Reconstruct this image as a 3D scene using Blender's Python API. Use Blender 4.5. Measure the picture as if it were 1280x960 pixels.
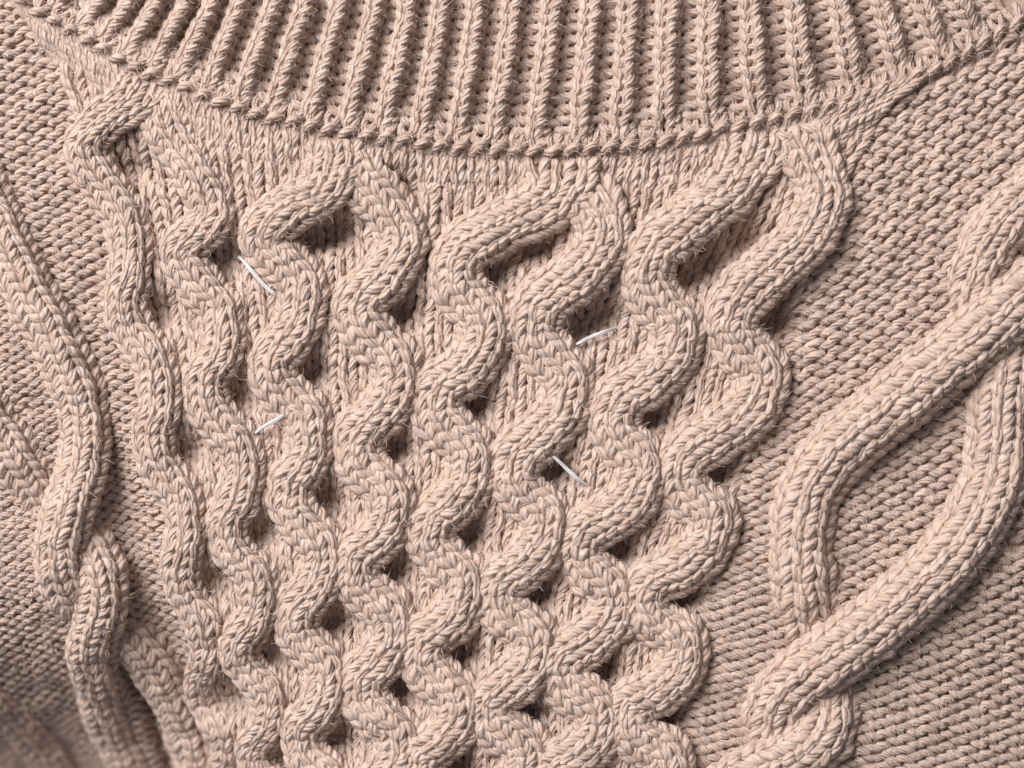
import bpy, math, numpy as np
from mathutils import Vector
rng = np.random.default_rng(7)
for o in list(bpy.data.objects): bpy.data.objects.remove(o)
scene = bpy.context.scene
C = scene.collection
K = 0.0002                       # metres per working unit (the knit is laid out on a 1280 x 960 unit patch, y down)

def W3(p):                       # working units -> metres
    p = np.asarray(p, float)
    return np.stack([(p[..., 0]-640)*K, (480-p[..., 1])*K, p[..., 2]*K], -1)

# ------------------------------------------------------------------ camera
cam_d = bpy.data.cameras.new('camera'); cam = bpy.data.objects.new('camera', cam_d); C.objects.link(cam)
CAM_H = 3000*K
cam.location = (0, 0, CAM_H + 8*K)
cam.rotation_euler = (0, 0, 0)
cam_d.sensor_width = 36
cam_d.lens = 36*CAM_H/(1280*K)
cam_d.clip_start = 0.01; cam_d.clip_end = 50
cam_d.dof.use_dof = True; cam_d.dof.focus_distance = CAM_H - 6*K; cam_d.dof.aperture_fstop = 4.0
scene.camera = cam
scene.render.resolution_x = 1024; scene.render.resolution_y = 768

# ------------------------------------------------------------------ light: soft window light from the upper left, dim room
world = bpy.data.worlds.new('World'); scene.world = world; world.use_nodes = True
wb = world.node_tree.nodes['Background']; wb.inputs[0].default_value = (0.92, 0.93, 1.0, 1); wb.inputs[1].default_value = 0.18
def area(name, loc, size, power, col):
    d = bpy.data.lights.new(name, 'AREA'); d.shape = 'RECTANGLE'; d.size = size[0]; d.size_y = size[1]
    d.energy = power; d.color = col
    o = bpy.data.objects.new(name, d); C.objects.link(o); o.location = loc
    o.rotation_euler = (Vector((0, 0, 0))-Vector(loc)).to_track_quat('-Z', 'Y').to_euler()
    return o
area('window_light', (-1.0, 0.92, 1.2), (1.1, 1.1), 65.0, (1.0, 0.975, 0.955))
scene.view_settings.view_transform = 'Standard'; scene.view_settings.look = 'None'
scene.view_settings.exposure = 0.0; scene.view_settings.gamma = 1.0

# ------------------------------------------------------------------ materials
def wool(name, base, ply=5.0, turn=15.0, warm=(0.66, 0.44, 0.30)):
    m = bpy.data.materials.new(name); m.use_nodes = True
    nt = m.node_tree; N = nt.nodes; L = nt.links
    b = N['Principled BSDF']
    b.inputs['Roughness'].default_value = 0.6
    b.inputs['Specular IOR Level'].default_value = 0.34
    b.inputs['Subsurface Weight'].default_value = 0.10; b.inputs['Subsurface Radius'].default_value = (1.0, 0.55, 0.35); b.inputs['Subsurface Scale'].default_value = 0.0012
    b.inputs['Sheen Weight'].default_value = 0.22; b.inputs['Sheen Roughness'].default_value = 0.45
    uv = N.new('ShaderNodeUVMap'); uv.uv_map = 'UVMap'
    sep = N.new('ShaderNodeSeparateXYZ'); L.new(uv.outputs[0], sep.inputs[0])
    def M(op, a, bb=None):
        n = N.new('ShaderNodeMath'); n.operation = op
        for i, x in enumerate((a, bb)):
            if x is None: continue
            if isinstance(x, (int, float)): n.inputs[i].default_value = x
            else: L.new(x, n.inputs[i])
        return n.outputs[0]
    geo = N.new('ShaderNodeTexCoord')
    wob = N.new('ShaderNodeTexNoise'); wob.inputs['Scale'].default_value = 300; L.new(geo.outputs['Object'], wob.inputs['Vector'])
    ph = M('ADD', M('MULTIPLY', sep.outputs[1], ply), M('DIVIDE', sep.outputs[0], turn))
    ph = M('ADD', ph, M('MULTIPLY', wob.outputs[0], 1.3))
    s = M('SINE', M('MULTIPLY', ph, 2*math.pi))
    prof = M('POWER', M('MAXIMUM', M('ADD', M('MULTIPLY', s, 0.5), 0.5), 0.0), 0.5)
    # fine fibres running with the ply
    cmb = N.new('ShaderNodeCombineXYZ')
    L.new(M('MULTIPLY', ph, 1.7), cmb.inputs[0]); L.new(M('MULTIPLY', sep.outputs[0], 0.035), cmb.inputs[1])
    fib = N.new('ShaderNodeTexNoise'); fib.inputs['Scale'].default_value = 2.2; fib.inputs['Detail'].default_value = 3
    L.new(cmb.outputs[0], fib.inputs['Vector'])
    hgt = M('ADD', M('MULTIPLY', prof, 0.75), M('MULTIPLY', fib.outputs[0], 0.7))
    bump = N.new('ShaderNodeBump'); bump.inputs['Strength'].default_value = 1.0; bump.inputs['Distance'].default_value = 2.0*K
    L.new(hgt, bump.inputs['Height']); L.new(bump.outputs[0], b.inputs['Normal'])
    # heathered dye: fibres a little lighter / browner than their neighbours
    n2 = N.new('ShaderNodeTexNoise'); n2.inputs['Scale'].default_value = 420; n2.inputs['Detail'].default_value = 2
    L.new(geo.outputs['Object'], n2.inputs['Vector'])
    mixf = M('ADD', M('MULTIPLY', fib.outputs[0], 0.6), M('MULTIPLY', n2.outputs[0], 0.4))
    cr = N.new('ShaderNodeValToRGB'); L.new(mixf, cr.inputs[0])
    e = cr.color_ramp.elements
    e[0].position = 0.35; e[0].color = (base[0]*0.78, base[1]*0.72, base[2]*0.67, 1)
    e[1].position = 0.65; e[1].color = (min(base[0]*1.26, .9), base[1]*1.30, base[2]*1.34, 1)
    L.new(cr.outputs[0], b.inputs['Base Color'])
    return m
WOOL = (0.525, 0.390, 0.322)
m_wool = wool('beige_wool', WOOL)
m_back = bpy.data.materials.new('wool_backing'); m_back.use_nodes = True
bb = m_back.node_tree.nodes['Principled BSDF']; bb.inputs['Roughness'].default_value = 0.95
bb.inputs['Base Color'].default_value = (0.48, 0.34, 0.27, 1); bb.inputs['Specular IOR Level'].default_value = 0.1
nb = m_back.node_tree.nodes.new('ShaderNodeTexNoise'); nb.inputs['Scale'].default_value = 900
tb = m_back.node_tree.nodes.new('ShaderNodeTexCoord'); m_back.node_tree.links.new(tb.outputs['Object'], nb.inputs['Vector'])
bpn = m_back.node_tree.nodes.new('ShaderNodeBump'); bpn.inputs['Distance'].default_value = 2*K
m_back.node_tree.links.new(nb.outputs[0], bpn.inputs['Height']); m_back.node_tree.links.new(bpn.outputs[0], bb.inputs['Normal'])
m_hair = bpy.data.materials.new('wool_fibre'); m_hair.use_nodes = True
hb = m_hair.node_tree.nodes['Principled BSDF']; hb.inputs['Base Color'].default_value = (0.66, 0.50, 0.42, 1)
hb.inputs['Roughness'].default_value = 0.6
m_tag = bpy.data.materials.new('white_plastic'); m_tag.use_nodes = True
pb = m_tag.node_tree.nodes['Principled BSDF']; pb.inputs['Base Color'].default_value = (0.86, 0.86, 0.88, 1)
pb.inputs['Roughness'].default_value = 0.25; pb.inputs['Transmission Weight'].default_value = 0.25
m_table = bpy.data.materials.new('table_cloth_grey'); m_table.use_nodes = True
m_table.node_tree.nodes['Principled BSDF'].inputs['Base Color'].default_value = (0.12, 0.10, 0.11, 1)

# ------------------------------------------------------------------ helpers
def noise_fn(seed, lo, hi, n=14):
    r = np.random.default_rng(seed); a = r.uniform(0, 2*np.pi, n); k = 2*np.pi/r.uniform(lo, hi, n); p = r.uniform(0, 2*np.pi, n)
    def f(x, y):
        s = 0
        for i in range(n): s = s + np.sin(k[i]*(x*math.cos(a[i])+y*math.sin(a[i]))+p[i])
        return s/math.sqrt(n)*1.2
    return f
NX, NY, NZ, NR = noise_fn(1, 22, 70), noise_fn(2, 22, 70), noise_fn(3, 25, 90), noise_fn(4, 12, 40)
NBIG = noise_fn(9, 150, 420)

EXTRA = [(655, 303), (880, 322), (925, 298), (412, 284), (478, 228), (728, 236), (742, 392), (935, 372)]
POCK = [(155, 205), (188, 387), (224, 557), (256, 723), (277, 873), (266, 322), (290, 492), (315, 665), (330, 819), (345, 954),
        (374, 290), (374, 462), (395, 622), (402, 777), (409, 925), (487, 388), (479, 558), (475, 712), (485, 862),
        (605, 338), (579, 504), (571, 666), (562, 817), (556, 960), (708, 404), (675, 585), (655, 742), (645, 886),
        (847, 340), (801, 517), (758, 683), (735, 836), (722, 975), (958, 396), (885, 586), (840, 748), (817, 897)]
def pocket(x, y):                # the deep cells between the wavy strands
    z = 0
    for hx, hy in POCK+EXTRA: z = z+(34 if hx > 350 else 27)*np.exp(-(((x-hx-13)/(28 if hx > 350 else 24))**2+((y-hy-5)/26)**2)**1.3)
    return np.minimum(z, 36)
def smooth(a, b, x):
    t = np.clip((x-a)/(b-a), 0, 1); return t*t*(3-2*t)
def H(x, y):                     # the lie of the garment: flat in the middle, falling away to the lower left and the top corners
    x = np.asarray(x, float); y = np.asarray(y, float)
    h = -205*smooth(690, 1060, y)*smooth(480, 40, x)
    h = h-110*smooth(800, 1080, y)*smooth(300, -60, x)
    h = h-16*smooth(250, 0, x)*smooth(300, 0, y)
    h = h-30*smooth(1060, 1400, x)*smooth(500, 1000, y)
    h = h-30*np.exp(-(((x-(125+0.30*(y-560)))/40)**2))*smooth(380, 640, y)*(x > 0)   # valley right of the left cable
    h = h-48*np.exp(-((x-(153+(y-850)*.22))/13)**2)*smooth(800, 860, y)
    return h+2.5*NBIG(x, y)-pocket(x, y)

def crom(P, n=24):
    P = np.asarray(P, float); P = np.vstack([2*P[0]-P[1], P, 2*P[-1]-P[-2]])
    out = []
    for i in range(1, len(P)-2):
        t = np.linspace(0, 1, n, endpoint=False)[:, None]
        p0, p1, p2, p3 = P[i-1], P[i], P[i+1], P[i+2]
        out.append(0.5*((2*p1)+(-p0+p2)*t+(2*p0-5*p1+4*p2-p3)*t**2+(-p0+3*p1-3*p2+p3)*t**3))
    out.append(P[-2][None]); return np.vstack(out)

def new_obj(name, me, mat, parent=None, kind=None, label=None):
    o = bpy.data.objects.new(name, me); C.objects.link(o); o.parent = parent
    if mat: me.materials.append(mat)
    if kind: o['kind'] = kind
    if label: o['label'] = label
    return o

def quad_mesh(name, V, F, uvq=None):
    me = bpy.data.meshes.new(name)
    me.vertices.add(len(V)); me.vertices.foreach_set('co', np.ascontiguousarray(V, np.float32).ravel())
    me.loops.add(F.size); me.loops.foreach_set('vertex_index', F.astype(np.int32).ravel())
    me.polygons.add(len(F)); me.polygons.foreach_set('loop_start', (np.arange(len(F))*4).astype(np.int32))
    me.polygons.foreach_set('loop_total', np.full(len(F), 4, np.int32))
    me.polygons.foreach_set('use_smooth', np.ones(len(F), bool))
    if uvq is not None:
        l = me.uv_layers.new(name='UVMap'); l.data.foreach_set('uv', np.ascontiguousarray(uvq, np.float32).ravel())
    me.update(calc_edges=True); return me

HAIR_SRC = []                    # (points, normals) sampled for the fuzz
def tubes(P, Nrm, R, sides=7):
    """P,Nrm (M,N,3), R (M,N): M yarn lengths of N points -> verts, quads, uv"""
    M, N, _ = P.shape
    T = np.gradient(P, axis=1); T /= np.linalg.norm(T, axis=2, keepdims=True)+1e-9
    B = np.cross(T, Nrm); B /= np.linalg.norm(B, axis=2, keepdims=True)+1e-9
    Q = np.cross(B, T)
    seg = np.linalg.norm(np.diff(P, axis=1), axis=2)
    U = np.concatenate([np.zeros((M, 1)), np.cumsum(seg, 1)], 1)+rng.uniform(0, 200, (M, 1))
    al = np.linspace(0, 2*np.pi, sides, endpoint=False)
    ca, sa = np.cos(al)[None, None, :, None], np.sin(al)[None, None, :, None]
    V = P[:, :, None]+R[:, :, None, None]*(ca*Q[:, :, None]*0.92+sa*B[:, :, None]*1.04)
    idx = np.arange(M*N*sides).reshape(M, N, sides)
    a = idx[:, :-1]; b = idx[:, 1:]
    F = np.stack([a, b, np.roll(b, -1, 2), np.roll(a, -1, 2)], -1).reshape(-1, 4)
    vv = np.arange(sides)/sides; v2 = (np.arange(sides)+1)/sides
    ua = np.broadcast_to(U[:, :-1, None], (M, N-1, sides)); ub = np.broadcast_to(U[:, 1:, None], (M, N-1, sides))
    va = np.broadcast_to(vv, ua.shape); vb = np.broadcast_to(v2, ua.shape)
    uvq = np.stack([np.stack([ua, va], -1), np.stack([ub, va], -1), np.stack([ub, vb], -1), np.stack([ua, vb], -1)], -2).reshape(-1, 2)
    HAIR_SRC.append((P.reshape(-1, 3), Nrm.reshape(-1, 3), R.reshape(-1)))
    return V.reshape(-1, 3), F, uvq

def join(parts):
    Vs, Fs, Us, off = [], [], [], 0
    for V, F, U in parts:
        Vs.append(V); Fs.append(F+off); Us.append(U); off += len(V)
    return np.vstack(Vs), np.vstack(Fs), np.vstack(Us)

TRIS = 0
def yarn_obj(name, parts, parent, kind=None, label=None, mat=None):
    global TRIS
    V, F, U = join(parts); TRIS += 2*len(F)
    return new_obj(name, quad_mesh(name, W3(V), F, U), mat or m_wool, parent, kind, label)

def loop_pts(n, b=0.205):
    ph = np.linspace(-np.pi, np.pi, n)
    return ph, ph/(2*np.pi)+b*np.sin(2*ph)*0.5*2*0.5*2*0.5, np.cos(ph), -np.cos(2*ph)

def fabric(mapf, cols, rows, colw, pitch, face, r, d=2.6, h=0.86, n=15, b=0.20, keep=None, jit=1.0, sides=7):
    """stitch loops for every (col,row). mapf(s,v)->(P,z) in columns / rows. Returns dict (i,j) arrays: P (M,N,3) with indices"""
    ph = np.linspace(-1.07*np.pi, 1.07*np.pi, n)
    lx = ph/(2*np.pi)+b*np.sin(2*ph); ly = h*np.cos(ph); lz = -d*np.cos(2*ph)*face
    cc, rr = np.meshgrid(cols, rows, indexing='ij'); cc = cc.ravel().astype(float); rr = rr.ravel().astype(float)
    if keep is not None:
        p0 = mapf(cc, rr); k = keep(p0[:, 0], p0[:, 1], cc, rr); cc, rr = cc[k], rr[k]
    s = cc[:, None]+lx[None]; v = rr[:, None]-ly[None]
    P = mapf(s, v)
    e = 0.12
    ds = mapf(s+e, v)-mapf(s-e, v); dv = mapf(s, v+e)-mapf(s, v-e)
    Nn = -np.cross(ds, dv); Nn /= np.linalg.norm(Nn, axis=2, keepdims=True)+1e-9
    Nn = np.where(Nn[..., 2:3] < 0, -Nn, Nn)
    x, y = P[..., 0], P[..., 1]
    lzz = np.broadcast_to(lz, x.shape)
    P = P+Nn*lzz[..., None]
    jr = rng.normal(0, 0.5, (len(cc), 1, 3))*np.sin(np.linspace(0, np.pi, n))[None, :, None]; P = P+jr
    P[..., 0] += jit*1.3*NX(x, y); P[..., 1] += jit*1.2*NY(x, y); P[..., 2] += jit*1.3*NZ(x, y)
    swell = 1+0.20*np.broadcast_to(-np.cos(2*ph), x.shape) if face > 0 else 1+0.14*np.broadcast_to(np.cos(2*ph), x.shape)
    R = r*swell*(1+0.08*NR(x, y))*(1+rng.normal(0, 0.03, (len(cc), 1)))
    return cc, rr, P, Nn, R

# ================================================================== GARMENT
sweater = bpy.data.objects.new('sweater', None); C.objects.link(sweater)
sweater['label'] = 'beige cable-knit wool sweater laid flat, ribbed collar above twisted cables'
sweater['category'] = 'sweater'

# underlying table
me = bpy.data.meshes.new('table_top')
me.from_pydata([(-.6, -.6, -.09), (.6, -.6, -.09), (.6, .6, -.09), (-.6, .6, -.09)], [], [(0, 1, 2, 3)])
new_obj('table_top', me, m_table, None, 'structure')

HEMX = np.array([-60, 0, 40, 100, 160, 200, 260, 300, 350, 400, 460, 520, 580, 640, 700, 760, 820, 860, 910, 960, 1010, 1050, 1090, 1130, 1170, 1200, 1240, 1280, 1340.])
HEMY = np.array([-60, -14, 14, 50, 84, 102, 127, 141, 155, 165, 175, 184, 190, 193, 193, 190, 183, 176, 166, 155, 143, 133, 121, 106, 90, 75, 53, 30, -5.])
hs = crom(np.stack([HEMX, HEMY], 1), 10); HX, HY = hs[:, 0], hs[:, 1]
hemy = lambda x: np.interp(x, HX, HY)

def sheet(name, mapf, s0, s1, v0, v1, ns, nv, dz, parent, label=None):
    s, v = np.meshgrid(np.linspace(s0, s1, ns), np.linspace(v0, v1, nv), indexing='ij')
    P = mapf(s, v).copy(); P[..., 2] -= dz
    idx = np.arange(ns*nv).reshape(ns, nv)
    F = np.stack([idx[:-1, :-1], idx[1:, :-1], idx[1:, 1:], idx[:-1, 1:]], -1).reshape(-1, 4)
    return new_obj(name, quad_mesh(name, W3(P.reshape(-1, 3)), F), m_back, parent, None, label)

# ------------------------------------------------------------------ cable strands (centre lines in working units; z above the cloth)
STR = []
def strand(pts, w, zo=None, **kw): STR.append(dict(pts=np.array(pts, float), w=w, **kw))

holes = {
 1: [(155, 205), (188, 387), (224, 557), (256, 723), (277, 873), (292, 1015), (305, 1150)],
 2: [(266, 322), (290, 492), (315, 665), (330, 819), (345, 954), (360, 1090)],
 3: [(374, 290), (374, 462), (395, 622), (402, 777), (409, 925), (414, 1072)],
 4: [(487, 388), (479, 558), (475, 712), (485, 862), (492, 1005), (497, 1150)],
 5: [(605, 338), (579, 504), (571, 666), (562, 817), (556, 960), (550, 1100)],
 6: [(708, 404), (675, 585), (655, 742), (645, 886), (640, 1020)],
 7: [(847, 340), (801, 517), (758, 683), (735, 836), (722, 975), (712, 1115)],
 8: [(958, 396), (885, 586), (840, 748), (817, 897), (805, 1030)],
}
pre = {                          # how each strand comes down from the neckline to its first left bend: x, y, z
 1: [(178, 98, 2), (172, 114, 8), (155, 134, 16), (126, 155, 22), (106, 190, 16)],
 2: [(194, 112, 2), (208, 160, 6), (242, 215, 12), (264, 262, 17), (248, 290, 22), (226, 318, 15)],
 3: [(417, 176, 4), (418, 202, 8), (402, 240, 17), (362, 262, 23), (334, 286, 17), (333, 306, 12)],
 4: [(426, 196, 2), (450, 224, 8), (486, 262, 10), (502, 305, 17), (482, 342, 22), (447, 384, 15)],
 5: [(704, 200, 6), (702, 228, 9), (682, 257, 14), (628, 282, 20), (578, 313, 18), (569, 350, 13)],
 6: [(706, 232, -6), (738, 254, 8), (755, 284, 15), (748, 314, 17), (722, 345, 24), (678, 378, 20), (670, 415, 13)],
 7: [(946, 168, 5), (940, 195, 10), (912, 238, 18), (862, 274, 24), (818, 312, 20), (810, 350, 13)],
 8: [(984, 164, 4), (1008, 190, 8), (1028, 246, 14), (1004, 298, 22), (958, 340, 24), (922, 376, 19), (914, 410, 13)],
}
wid = {1: 52, 2: 55, 3: 60, 4: 64, 5: 66, 6: 67, 7: 67, 8: 68}
offR = {1: (-10, 26), 2: (-1, 24), 3: (2, 22), 4: (9, 20), 5: (11, 18), 6: (13, 20), 7: (17, 16), 8: (22, 10)}
SN = {}
for k in range(1, 9):
    pts = [tuple(p) for p in pre[k]]
    hk = holes[k]
    for i in range(len(hk)-1):
        (x0, y0), (x1, y1) = hk[i], hk[i+1]
        lx = -31.5
        ox, oy = offR[k]; D = y1-y0; mx = (x0+x1)/2+ox
        ls = (x1-x0)/D                                      # lean of this strand
        e = 0.10*D*ls
        if i > 0: pts += [(x0+lx+2-e, y0-0.11*D, 15), (x0+lx+e*.7, y0+0.08*D, 12)]
        pts.append(((x0+lx+mx)/2-3, y0+0.225*D, 12))
        pts += [(mx-1.4*e, y0+0.37*D, 14), (mx+0.5*e, y0+0.60*D, 15)]
        pts.append(((x1+lx+mx)/2+3, y1-0.235*D, 19))
    pts.append((hk[-1][0]-30, hk[-1][1], 15))
    SN[k] = np.array(pts, float)
    labs = {1: 'wavy strand at the left edge of the lattice', 8: 'wavy strand at the right edge of the lattice'}
    strand(pts, wid[k], label=labs.get(k), pitch=16.2, lat=1, kappa=0.5, rz=17, top=0.5 if k in (5, 7) else 0.3)
# big cables, left
strand([(-40, 200, 14), (-4, 280, 16), (30, 352, 18), (68, 425, 18), (98, 500, 20), (102, 570, 24), (86, 635, 28), (74, 690, 22), (84, 745, 8), (118, 785, -10), (160, 812, 10), (194, 868, 20), (220, 930, 22), (238, 1000, 22), (252, 1080, 22)], 64, label='left braid strand that tops the upper crossing', pitch=14, kappa=0.25, rz=30)
strand([(-60, 452, 16), (-14, 520, 16), (26, 585, 12), (60, 640, -6), (100, 680, 2), (124, 722, 18), (122, 768, 28), (106, 815, 28), (106, 870, 22), (112, 925, 24), (130, 985, 24), (156, 1060, 24)], 62, label='left braid strand that tops the lower crossing', pitch=13, kappa=0.2, rz=30)
strand([(-120, 820, 16), (-60, 870, 16), (-14, 925, 18), (18, 990, 18), (40, 1070, 18)], 62, label='strand at the lower left corner', pitch=13, kappa=0.2, rz=26)
# big cables, right
strand([(1330, 215, 8), (1282, 250, 12), (1240, 296, 14), (1219, 345, 10), (1208, 392, -4), (1204, 430, -24)], 66, label='right strand tucked under the diagonal', pitch=17, kappa=0.3, rz=22)
strand([(1268, 395, -24), (1262, 440, 2), (1252, 500, 12), (1250, 560, 16), (1236, 620, 22), (1196, 684, 26), (1136, 744, 27), (1080, 792, 28), (1020, 834, 28), (978, 872, 20), (966, 918, 6), (968, 965, -20)], 80, label='lower long diagonal cable strand', pitch=17.5, kappa=0.42, rz=28)
strand([(1350, 322, 22), (1292, 364, 24), (1228, 416, 26), (1165, 466, 27), (1104, 516, 27), (1046, 566, 24), (1012, 616, 18), (1002, 672, 15), (1004, 728, 13), (1012, 780, 0), (1024, 826, -22)], 80, label='upper long diagonal cable strand', pitch=17.5, kappa=0.42, rz=28)
strand([(1030, 838, -20), (1038, 872, 6), (1030, 914, 20), (990, 950, 26), (930, 978, 26), (880, 1015, 20)], 78, label='strand looping at the lower right crossing', pitch=16, kappa=0.35, rz=26)

def build_center(st):
    c = crom(st['pts'], 24); d = np.linalg.norm(np.diff(c[:, :2], axis=0), axis=1)
    u = np.concatenate([[0], np.cumsum(d)]); L = u[-1]; n = int(L/2)
    uu = np.linspace(0, L, n); cc = np.stack([np.interp(uu, u, c[:, i]) for i in range(3)], 1)
    ker = np.hanning(27); ker /= ker.sum()
    pad = lambda a, k: np.concatenate([np.repeat(a[:1], k, 0), a, np.repeat(a[-1:], k, 0)])
    T = np.gradient(cc[:, :2], axis=0); T /= np.linalg.norm(T, axis=1, keepdims=True)
    Tt = T.copy(); Te = T+np.array([0, 1.0])*(st['kappa']*(1+1.4*st.get('lat', 0)*smooth(0, .35, T[:, :1])))
    Te = np.stack([np.convolve(pad(Te[:, i], 13), ker, 'valid') for i in range(2)], 1)
    Te /= np.linalg.norm(Te, axis=1, keepdims=True)
    S = np.stack([Te[:, 1], -Te[:, 0]], 1)               # to the right when heading down
    pT = np.stack([Tt[:, 1], -Tt[:, 0]], 1)
    sc = np.clip(1/np.maximum((S*pT).sum(1), .5), 1, 1.4)
    cc[:, 2] += H(cc[:, 0], cc[:, 1])+pocket(cc[:, 0], cc[:, 1])
    wv = np.ones(n); rv = np.ones(n)
    if st.get('lat'):
        wv += st['top']*(1-smooth(0, 75, uu)); rv = 0.25+0.75*smooth(20, 120, uu)
        wv *= 1-(0.16*smooth(420, 900, cc[:, 1]) if cc[:, 0].mean() < 380 else 0.09*smooth(400, 700, cc[:, 1]))
    st.update(wv=wv, rv=rv, cc=cc, S=S, sc=sc, L=L, uu=uu)
def strand_map(st):
    uu, cc, S, sc, w, rz, p = st['uu'], st['cc'], st['S'], st['sc'], st['w'], st['rz'], st['pitch']
    f = lambda a, u: np.interp(u, uu, a)
    def m(s, v):
        u = np.asarray(v)*p; sp = np.asarray(s)/1.5
        x, y, z = f(cc[:, 0], u), f(cc[:, 1], u), f(cc[:, 2], u)
        k = f(sc, u)*f(st['wv'], u); sx = f(S[:, 0], u); sy = f(S[:, 1], u)
        q = np.clip(sp, -1.5, 1.5)
        qo = np.clip(q, -1.02, 1.02)
        off = w/2*0.93*(qo*1.05-0.07*qo**3)*k
        zz = z-rz*f(st['rv'], u)*np.abs(q)**2.7*0.92
        return np.stack([x+sx*off, y+sy*off, zz], -1)
    return m
for st in STR: build_center(st)
ALLC = [(st['cc'], st['w'], st['rz']) for st in STR]
grid_cover = None
def covered(x, y, frac=0.62, zmin=4, only=None):
    """how deep a ground stitch is hidden under a strand"""
    x = np.asarray(x); y = np.asarray(y); hid = np.zeros(x.shape, bool); hz = H(x, y)
    for cc, w, rz in ALLC:
        c = cc[::4]
        for i in range(0, len(c)):
            if c[i, 2]-H(c[i, 0], c[i, 1])-pocket(c[i, 0], c[i, 1]) < zmin: continue
            hid |= ((x-c[i, 0])**2+(y-c[i, 1])**2) < (w/2*frac)**2
    return hid

for si, st in enumerate(STR):
    mp = strand_map(st); nrow = int(st['L']/st['pitch'])
    # the soft inside of the strand
    root = sheet('cable_strand', mp, -2.0, 2.0, 0, nrow, 21, nrow*2, 5.5, sweater, st.get('label'))
    r = st['w']*(0.089 if st['w'] > 75 else 0.091)
    cc_, rr_, P, Nn, R = fabric(mp, np.array([-1, 0, 1]), np.arange(0.5, nrow-0.3, 1), 1, 1, 1, r, d=4.2, h=0.97, b=0.225, n=19, jit=1.0)
    for c in (-1, 0, 1):
        k = (cc_ == c) & (P[:, 7, 0] > -120) & (P[:, 7, 0] < 1340) & (P[:, 7, 1] < 1120)
        if k.sum() == 0: continue
        ki = np.nonzero(k)[0]; ki = ki[np.argsort(rr_[ki])]
        for run in np.split(ki, np.nonzero(np.diff(rr_[ki]) > 1.5)[0]+1):
            yarn_obj('stitch_column', [tubes(P[run], Nn[run], R[run])], root)

# ------------------------------------------------------------------ lattice ground: plain knit columns seen in the pockets
LB = np.array([(30, 0), (60, 60), (100, 190), (150, 400), (186, 560), (222, 725), (262, 960), (268, 1000)], float)
RB = np.array([(1130, 0), (1118, 120), (1056, 220), (985, 400), (930, 590), (880, 750), (846, 960), (842, 1000)], float)
NCOL = 34
def lat_map(s, v):
    y = np.asarray(v)*15.0
    xl = np.interp(y, LB[:, 1], LB[:, 0]); xr = np.interp(y, RB[:, 1], RB[:, 0])
    t = np.asarray(s)/NCOL
    x = xl+(xr-xl)*t; y2 = y+10*np.sin((t-.5)*3)
    z = H(x, y2)-2
    return np.stack([x, y2, z], -1)
root = sheet('lattice_ground', lat_map, -0.5, NCOL+0.5, 8, 66, 130, 200, 8, sweater, 'plain knit ground seen in the pockets between the wavy strands')
kp = lambda x, y, c, r: (y > hemy(x)+40) & (y < 985) & ~covered(x, y, 0.5, 8)
cc_, rr_, P, Nn, R = fabric(lat_map, np.arange(0.5, NCOL, 1), np.arange(6.5, 66, 1), 1, 1, 1, 4.9, d=4.0, h=0.98, b=0.21, n=15, keep=kp, sides=6)
R = R*np.clip((np.interp(P[:, 7:8, 1], RB[:, 1], RB[:, 0])-np.interp(P[:, 7:8, 1], LB[:, 1], LB[:, 0]))/NCOL/21, .75, 1.05)
for c in np.unique(cc_):
    ki = np.nonzero(cc_ == c)[0]; ki = ki[np.argsort(rr_[ki])]
    for run in np.split(ki, np.nonzero(np.diff(rr_[ki]) > 2.5)[0]+1):
        yarn_obj('stitch_column', [tubes(P[run], Nn[run], R[run], 6)], root)

# ------------------------------------------------------------------ yoke band: upright knit columns under the collar
BX = np.array([10, 70, 150, 300, 500, 640, 760, 900, 1000, 1060, 1095, 1150], float)
BW = np.array([0, 3.2, 7.4, 14.6, 24.0, 30.8, 36.8, 43.5, 48.0, 50.5, 52.0, 54.0])
lean_x = np.array([0, 100, 200, 300, 640, 900, 1000, 1090, 1150]); lean_t = np.array([0.75, 0.5, 0.35, 0.12, 0.0, -0.25, -0.3, -0.7, -1.1])
def band_map(s, v):
    xb = np.interp(s, BW, BX); v = np.asarray(v)
    y0 = hemy(xb); d = v*16.0
    x = xb+np.interp(xb, lean_x, lean_t)*d; y = y0+d
    z = H(x, y)+1.5-9*smooth(25, 75, d)
    return np.stack([x, y, z], -1)
root = sheet('yoke_band', band_map, 0, 54, -1, 6.4, 90, 14, 7, sweater, 'band of upright knit stitches just below the collar seam')
kp = lambda x, y, c, r: ~covered(x, y, 0.45, 8) & (y > -20)
cc_, rr_, P, Nn, R = fabric(band_map, np.arange(0.5, 54, 1), np.arange(0, 6.4, 1), 1, 1, 1, 4.9, d=3.6, h=0.99, b=0.20, n=17, keep=kp)
for c in np.unique(cc_):
    k = cc_ == c
    yarn_obj('stitch_column', [tubes(P[k], Nn[k], R[k])], root)

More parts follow.
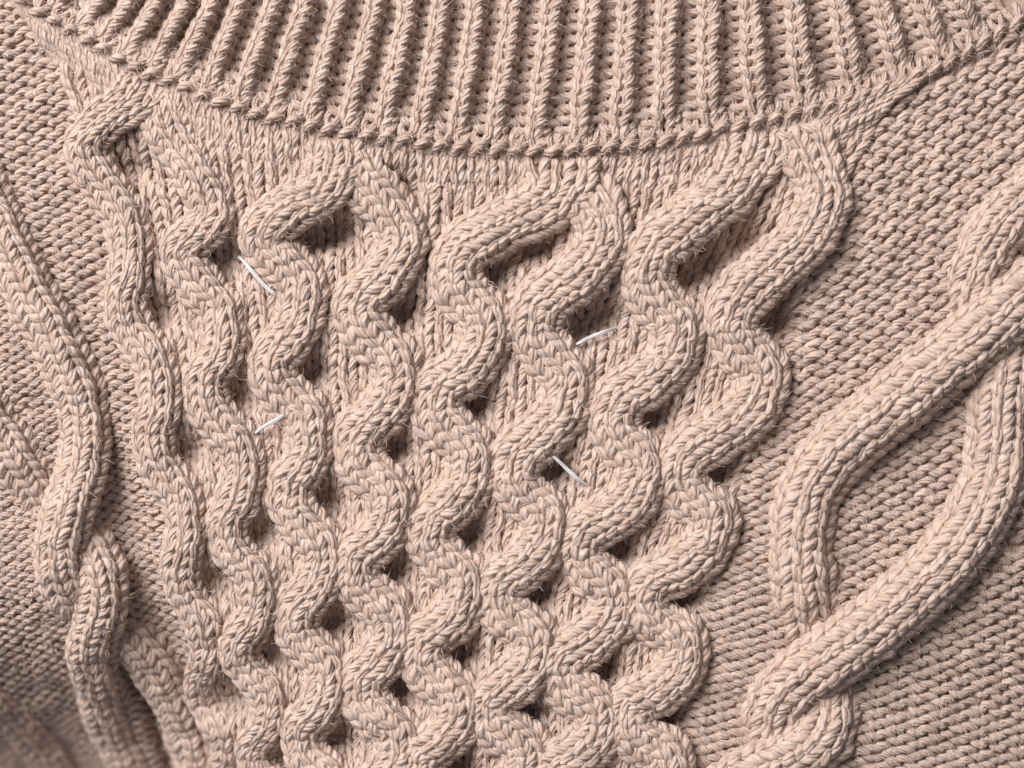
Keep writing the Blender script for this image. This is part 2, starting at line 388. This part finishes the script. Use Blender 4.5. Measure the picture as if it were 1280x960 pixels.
# ------------------------------------------------------------------ purl panels: rows of bumps
def panel(name, label, xs, wcol, ycent, angs, xc, leanf, keepf, xr, r, zoff=-6, wf=None, xa=0):
    wf = wf or (lambda y: 1.0+0*y)
    """ycent: row centre heights at x = xc; angs: slope of each row there"""
    yv = np.array(ycent); rows = np.arange(len(yv))
    def mp(s, v):
        s = np.asarray(s); v = np.asarray(v)
        y0 = np.interp(v, rows, yv)+(v-np.clip(v, 0, len(yv)-1))*10
        a = angs(y0); x0 = xs+s*wcol; x = xa+(x0-xa)*wf(y0)+leanf(y0, x0)
        y = y0+a*(x-xc)
        return np.stack([x, y, H(x, y)+zoff], -1)
    ncol = int(xr/wcol)
    root = sheet(name, mp, -0.5, ncol+0.5, 0, len(yv)-1, 110, 160, 1.2, sweater, label)
    kp = lambda x, y, c, rr: keepf(x, y) & (x > -150) & (x < 1315) & (y > -25) & (y < 1170) & ~covered(x, y, 0.55, 6)
    cc_, rr_, P, Nn, R = fabric(mp, np.arange(0.5, ncol, 1), rows[1:-1], 1, 1, -1, r, d=3.2, h=0.76, b=0.235, n=15, keep=kp, sides=7)
    R = R*(0.35+0.65*wf(P[:, 7:8, 1]))
    for q in np.unique(rr_):
        k = rr_ == q
        ki = np.nonzero(k)[0]; ki = ki[np.argsort(cc_[ki])]
        for run in np.split(ki, np.nonzero(np.diff(cc_[ki]) > 1.5)[0]+1):
            yarn_obj('purl_row', [tubes(P[run], Nn[run], R[run], 7)], root)
def yrows(y0, y1, p0, p1):
    out = [y0]
    while out[-1] < y1: out.append(out[-1]+p0+(p1-p0)*(out[-1]-y0)/(y1-y0))
    return out
lxe = lambda y: np.interp(y, LB[:, 1], LB[:, 0]); rxe = lambda y: np.interp(y, RB[:, 1], RB[:, 0])
# right
panel('purl_panel', 'right panel of purl bumps around the diagonal cables', 620, 27.0, yrows(-140, 1040, 21.0, 13.2),
      lambda y: np.interp(y, [-100, 150, 330, 560, 700, 900, 1000], [-.5, -.42, -.32, -.12, .03, .20, .24]), 1120,
      lambda y, x: np.interp(y, [0, 200, 400, 590, 750, 960], [120, 105, 60, 28, 0, -20])*smooth(1350, 850, x),
      lambda x, y: (x > rxe(y)-12) & (y > hemy(x)+6), 760, 4.75, wf=lambda y: np.interp(y, [100, 330, 600, 800, 1000], [1.25, 1.22, 1.05, .96, .92]), xa=1050)
# left, between the lattice and the left braid
def axis_left(x, y):             # >0: right of the left braid
    c = np.interp(y, [0, 280, 425, 500, 640, 700, 745, 815, 930, 1000], [-150, -4, 68, 98, 90, 110, 125, 146, 206, 222]); return x-c
panel('purl_panel', 'narrow panel of purl bumps between the left braid and the lattice', -120, 23.0, yrows(-60, 1180, 16.0, 9.6),
      lambda y: np.interp(y, [0, 150, 350, 600, 800, 960], [-.32, -.26, -.08, -.22, -.1, .05]), 120,
      lambda y, x: np.interp(y, [0, 200, 400, 600, 800, 960], [0, 0, 18, 30, 60, 85]),
      lambda x, y: (x < lxe(y)+14) & (axis_left(x, y) > 0) & (y > hemy(x)+10), 420, 4.4, wf=lambda y: np.interp(y, [0, 300, 600, 960], [1.15, 1.1, .95, .85]), xa=60)
panel('purl_panel', 'shaded panel of small purl bumps left of the braid', -190, 20.5, yrows(240, 1200, 12.2, 11.0),
      lambda y: np.interp(y, [300, 600, 960], [-.12, -.2, -.16]), 60,
      lambda y, x: np.interp(y, [300, 600, 960], [0, 6, 20]),
      lambda x, y: (axis_left(x, y) <= 0), 470, 4.1)

# ------------------------------------------------------------------ collar
CX = np.array([20, 62, 100, 132, 165, 200, 236, 278, 320, 362, 406, 451, 494, 537, 583, 629, 679, 730, 780, 830, 883, 938, 997, 1058, 1118, 1178, 1240, 1305.])
CT = np.interp(CX, [0, 120, 165, 290, 430, 540, 660, 780, 870, 935, 1000, 1065, 1130, 1185, 1240], [.95, .78, .66, .36, .22, .17, .17, .08, 0, -.08, -.14, -.23, -.36, -.47, -.6])
YREF = np.where(CX > 200, 90, np.maximum(20, 0.42*CX))
CHX = CX-CT*(hemy(CX)-YREF)*np.clip((CX-40)/160, .2, 1)
KI = np.arange(len(CX))
HEMOFF = 22
def collar_map(k, v):
    k = np.asarray(k, float); v = np.asarray(v, float)
    pos = k+0.06*np.cos(2*np.pi*k)
    xh = np.interp(pos, KI, CHX)+np.where(pos < 0, pos*45, 0); t = np.interp(pos, KI, CT)
    yh = hemy(xh)-HEMOFF
    d = v*14.6; n = np.sqrt(1+t*t)
    amp = 10.5*smooth(-0.2, 3, v)
    x = xh+t/n*d+2.0*np.sin(d/60+k*.5); y = yh-d/n
    z = H(x, y)+10-13*smooth(900, 1160, x)+amp*(2*(0.5+0.5*np.cos(2*np.pi*(k-0.09)))**1.5-0.85)+5*smooth(0, 60, d)-14*smooth(150, 230, d)
    return np.stack([x, y, z], -1)
collar = sheet('collar', collar_map, -0.5, 27.3, 0, 20, 280, 30, 2.5, sweater, 'ribbed collar with narrow upright ribs')
def rib_fabric(kc, knit):
    n = 16; ph = np.linspace(-1.07*np.pi, 1.07*np.pi, n); rows = np.arange(0.3, 18.5, 1)
    lx = ph/(2*np.pi)+(0.19 if knit else .16)*np.sin(2*ph)
    s = kc+0.5*lx[None]+0*rows[:, None]; v = rows[:, None]+0.92*np.cos(ph)[None]*1
    P = collar_map(s, v); e = .05
    ds = collar_map(s+e, v)-collar_map(s-e, v); dv = collar_map(s, v+e)-collar_map(s, v-e)
    Nn = np.cross(ds, dv); Nn = np.where(Nn[..., 2:3] < 0, -Nn, Nn); Nn /= np.linalg.norm(Nn, axis=2, keepdims=True)+1e-9
    f = np.cos(2*np.pi*s); f = np.sign(f)*np.abs(f)**.5
    P = P+Nn*(-2.5*np.cos(2*ph)[None]*f)[..., None]
    x, y = P[..., 0].copy(), P[..., 1].copy()
    P[..., 0] += 1.2*NX(x, y); P[..., 1] += 1.0*NY(x, y); P[..., 2] += 1.2*NZ(x, y)
    R = (5.3 if knit else 5.4)*(1+0.07*NR(x, y))*(1-0.16*np.cos(2*ph)[None]*(1 if knit else -1))*np.ones_like(x)
    ok = (P[:, 7, 1] > -25) & (P[:, 7, 0] > -30) & (P[:, 7, 0] < 1310)
    return P[ok], Nn[ok], R[ok]
for i in range(0, 27):
    for kc, nm in ((i, 'rib'), (i+.5, 'rib_groove')):
        P, Nn, R = rib_fabric(kc, nm == 'rib')
        if len(P): yarn_obj(nm, [tubes(P, Nn, R)], collar)

# ------------------------------------------------------------------ neck seam: a row of knots along the foot of the collar
def seam_map(s, v):
    xb = s*1.0; v = np.asarray(v); x = xb+0*v; y = hemy(x)-5+v
    return np.stack([x, y, H(x, y)+12+0*x], -1)
# arclength positions along the hem
hd = np.concatenate([[0], np.cumsum(np.hypot(np.diff(HX), np.diff(HY)))])
pos = np.arange(60, hd[-1]-40, 23.5); sxs = np.interp(pos, hd, HX)
seam_sheet = None
def cord(pts, r, n=None, jit=0.5):
    c = crom(pts, 6)[None]; Nn = np.zeros_like(c); Nn[..., 2] = 1
    return c, Nn, np.full(c.shape[:2], r)
seam = None
xs_ = np.linspace(20, 1300, 330)
cp = np.stack([xs_, hemy(xs_)-1.5+0.8*np.sin(xs_*2*np.pi/23.5), H(xs_, hemy(xs_))+5.5-10*smooth(920, 1160, xs_)], -1)[None]
nn_ = np.zeros_like(cp); nn_[..., 2] = 1
seam = yarn_obj('neck_seam', [tubes(cp, nn_, np.full(cp.shape[:2], 4.2))], sweater, None, 'row of small knots along the foot of the collar')
for x0 in sxs:
    if x0 < 20 or x0 > 1290: continue
    tx = 1.0; ty = float((hemy(x0+6)-hemy(x0-6))/12); n = math.hypot(tx, ty); tx, ty = tx/n, ty/n; ux, uy = ty, -tx
    y0 = float(hemy(x0)); z0 = float(H(x0, y0))-10*float(smooth(920, 1160, x0))-3
    j = rng.normal(0, 1, 8)
    def q(a, b, z): return (x0+tx*a+ux*b, y0+ty*a+uy*b, z0+z)
    g = 1.0+0.12*j[0]
    bump = [q(-14, -1, 5), q(-8*g, 1+j[1], 11), q(-3.5, 5+j[2], 18), q(1.5, 8+j[2], 19), q(6*g, 9, 14), q(9, 6, 6)]
    c1 = [q(-4+j[3], 29+j[4], 8), q(-6, 19, 15), q(-3.5, 10, 15), q(-1, 4, 9)]
    c2 = [q(9+j[5], 29+j[6], 8), q(7.5, 19, 15), q(3.5, 10, 15), q(1, 4, 9)]
    parts = []
    for pts, rr in ((bump, 5.5+.4*j[7]), (c1, 4.3), (c2, 4.3)):
        a, b, c = cord(pts, rr); parts.append(tubes(a, b, c))
    yarn_obj('seam_knot', parts, seam)

# ------------------------------------------------------------------ fuzz
allP = np.vstack([a for a, b, c in HAIR_SRC]); allN = np.vstack([b for a, b, c in HAIR_SRC]); allR = np.concatenate([c for a, b, c in HAIR_SRC])
ok = (allP[:, 0] > -10) & (allP[:, 0] < 1290) & (allP[:, 1] > -10) & (allP[:, 1] < 970)
allP, allN, allR = allP[ok], allN[ok], allR[ok]
PILL = [(390, 190, 34), (330, 290, 32), (715, 255, 36), (500, 235, 16), (275, 270, 26), (250, 295, 20), (640, 200, 14), (480, 550, 20), (600, 500, 20), (235, 400, 24), (395, 250, 26), (870, 300, 22), (700, 400, 26), (590, 640, 22), (780, 600, 20), (680, 545, 18), (370, 630, 20), (300, 480, 24), (660, 720, 18), (520, 760, 18), (440, 650, 20), (850, 460, 22), (300, 330, 24)]
def hairs(name, idx, lmin, lmax, wd, parent, curl=1.0, lift=0.55):
    n = len(idx); S = 5
    p0 = allP[idx]; nr = allN[idx]
    d = rng.normal(0, 1, (n, 3)); d /= np.linalg.norm(d, axis=1, keepdims=True)
    d = d+nr*lift; d /= np.linalg.norm(d, axis=1, keepdims=True)
    start = p0+d*allR[idx][:, None]*0.75
    L = rng.uniform(lmin, lmax, n)
    pts = [start]; dirn = d.copy(); bend = rng.normal(0, 1, (n, 3))*curl
    for i in range(1, S):
        dirn = dirn+bend*0.32+rng.normal(0, .16, (n, 3))-nr*0.10; dirn /= np.linalg.norm(dirn, axis=1, keepdims=True)
        pts.append(pts[-1]+dirn*(L/(S-1))[:, None])
    P = np.stack(pts, 1)
    T = np.gradient(P, axis=1); side = np.cross(T, np.array([0, 0, 1.0])+rng.normal(0, .35, (n, 1, 3))); side /= np.linalg.norm(side, axis=2, keepdims=True)+1e-9
    wv = wd*np.linspace(1, .5, S)[None, :, None]
    V = np.stack([P+side*wv, P-side*wv], 2); ids = np.arange(n*S*2).reshape(n, S, 2)
    F = np.stack([ids[:, :-1, 0], ids[:, 1:, 0], ids[:, 1:, 1], ids[:, :-1, 1]], -1).reshape(-1, 4)
    global TRIS
    TRIS += 2*len(F)
    return new_obj(name, quad_mesh(name, W3(V.reshape(-1, 3)), F), m_hair, parent, 'stuff', 'fine loose wool fibres standing off the knit')
hairs('wool_fuzz', rng.integers(0, len(allP), 85000), 4, 16, 0.26, sweater)
dens = np.zeros(len(allP))
for x, y, r in PILL: dens += np.exp(-(((allP[:, 0]-x)**2+(allP[:, 1]-y)**2)/(r*r*.5)))
dens /= dens.sum()
hairs('wool_fuzz', rng.choice(len(allP), 12000, p=dens), 4, 11, 0.22, sweater, 2.0, 0.3)

# ------------------------------------------------------------------ white plastic threads
def zt(x, y):
    d = (allP[:, 0]-x)**2+(allP[:, 1]-y)**2; k = d < 90
    return allP[k, 2].max() if k.any() else float(H(x, y))
def tagthread(a, b, label, bow):
    a = np.array(a, float); b = np.array(b, float); za, zb = zt(*a), zt(*b); parts = []
    d = (b-a)/np.linalg.norm(b-a); nrm = np.array([-d[1], d[0]])
    zm = max(za, zb, zt(*((a+b)/2)))+2.5
    for i, o in enumerate((-1.5, 0.2, 1.6)):
        pts = []
        for t, z in ((-.22, za-9), (0, za+2), (.3, zm), (.7, zm), (1, zb+2), (1.2, zb-9)):
            p = a+(b-a)*t+nrm*(o*(0.8+0.5*math.sin(t*5+i*2))+bow*math.sin(math.pi*min(max(t, 0), 1)))
            pts.append((p[0], p[1], z+(i == 1)*.7))
        c, n_, r_ = cord(pts, 0.85); HL = len(HAIR_SRC); parts.append(tubes(c, n_, r_)); del HAIR_SRC[HL:]
    o = yarn_obj('plastic_thread', parts, None, None, None, m_tag)
    o['label'] = label; o['category'] = 'thread'; o['group'] = 'white threads poking out of the knit'
tagthread((305, 328), (343, 367), 'uppermost short white plastic thread, slanting down right beside a pocket below the yoke', 1.5)
tagthread((320, 541), (354, 519), 'thick short white plastic thread at left, slanting up right between two wavy strands', -.5)
tagthread((722, 430), (770, 409), 'thin white plastic thread lying in the large pocket right of centre, slanting up right', -1.2)
tagthread((692, 571), (735, 607), 'lowest white plastic thread, slanting down right out of a pocket near the centre', 1.5)
print('TRIS', TRIS, 'objects', len(bpy.data.objects))
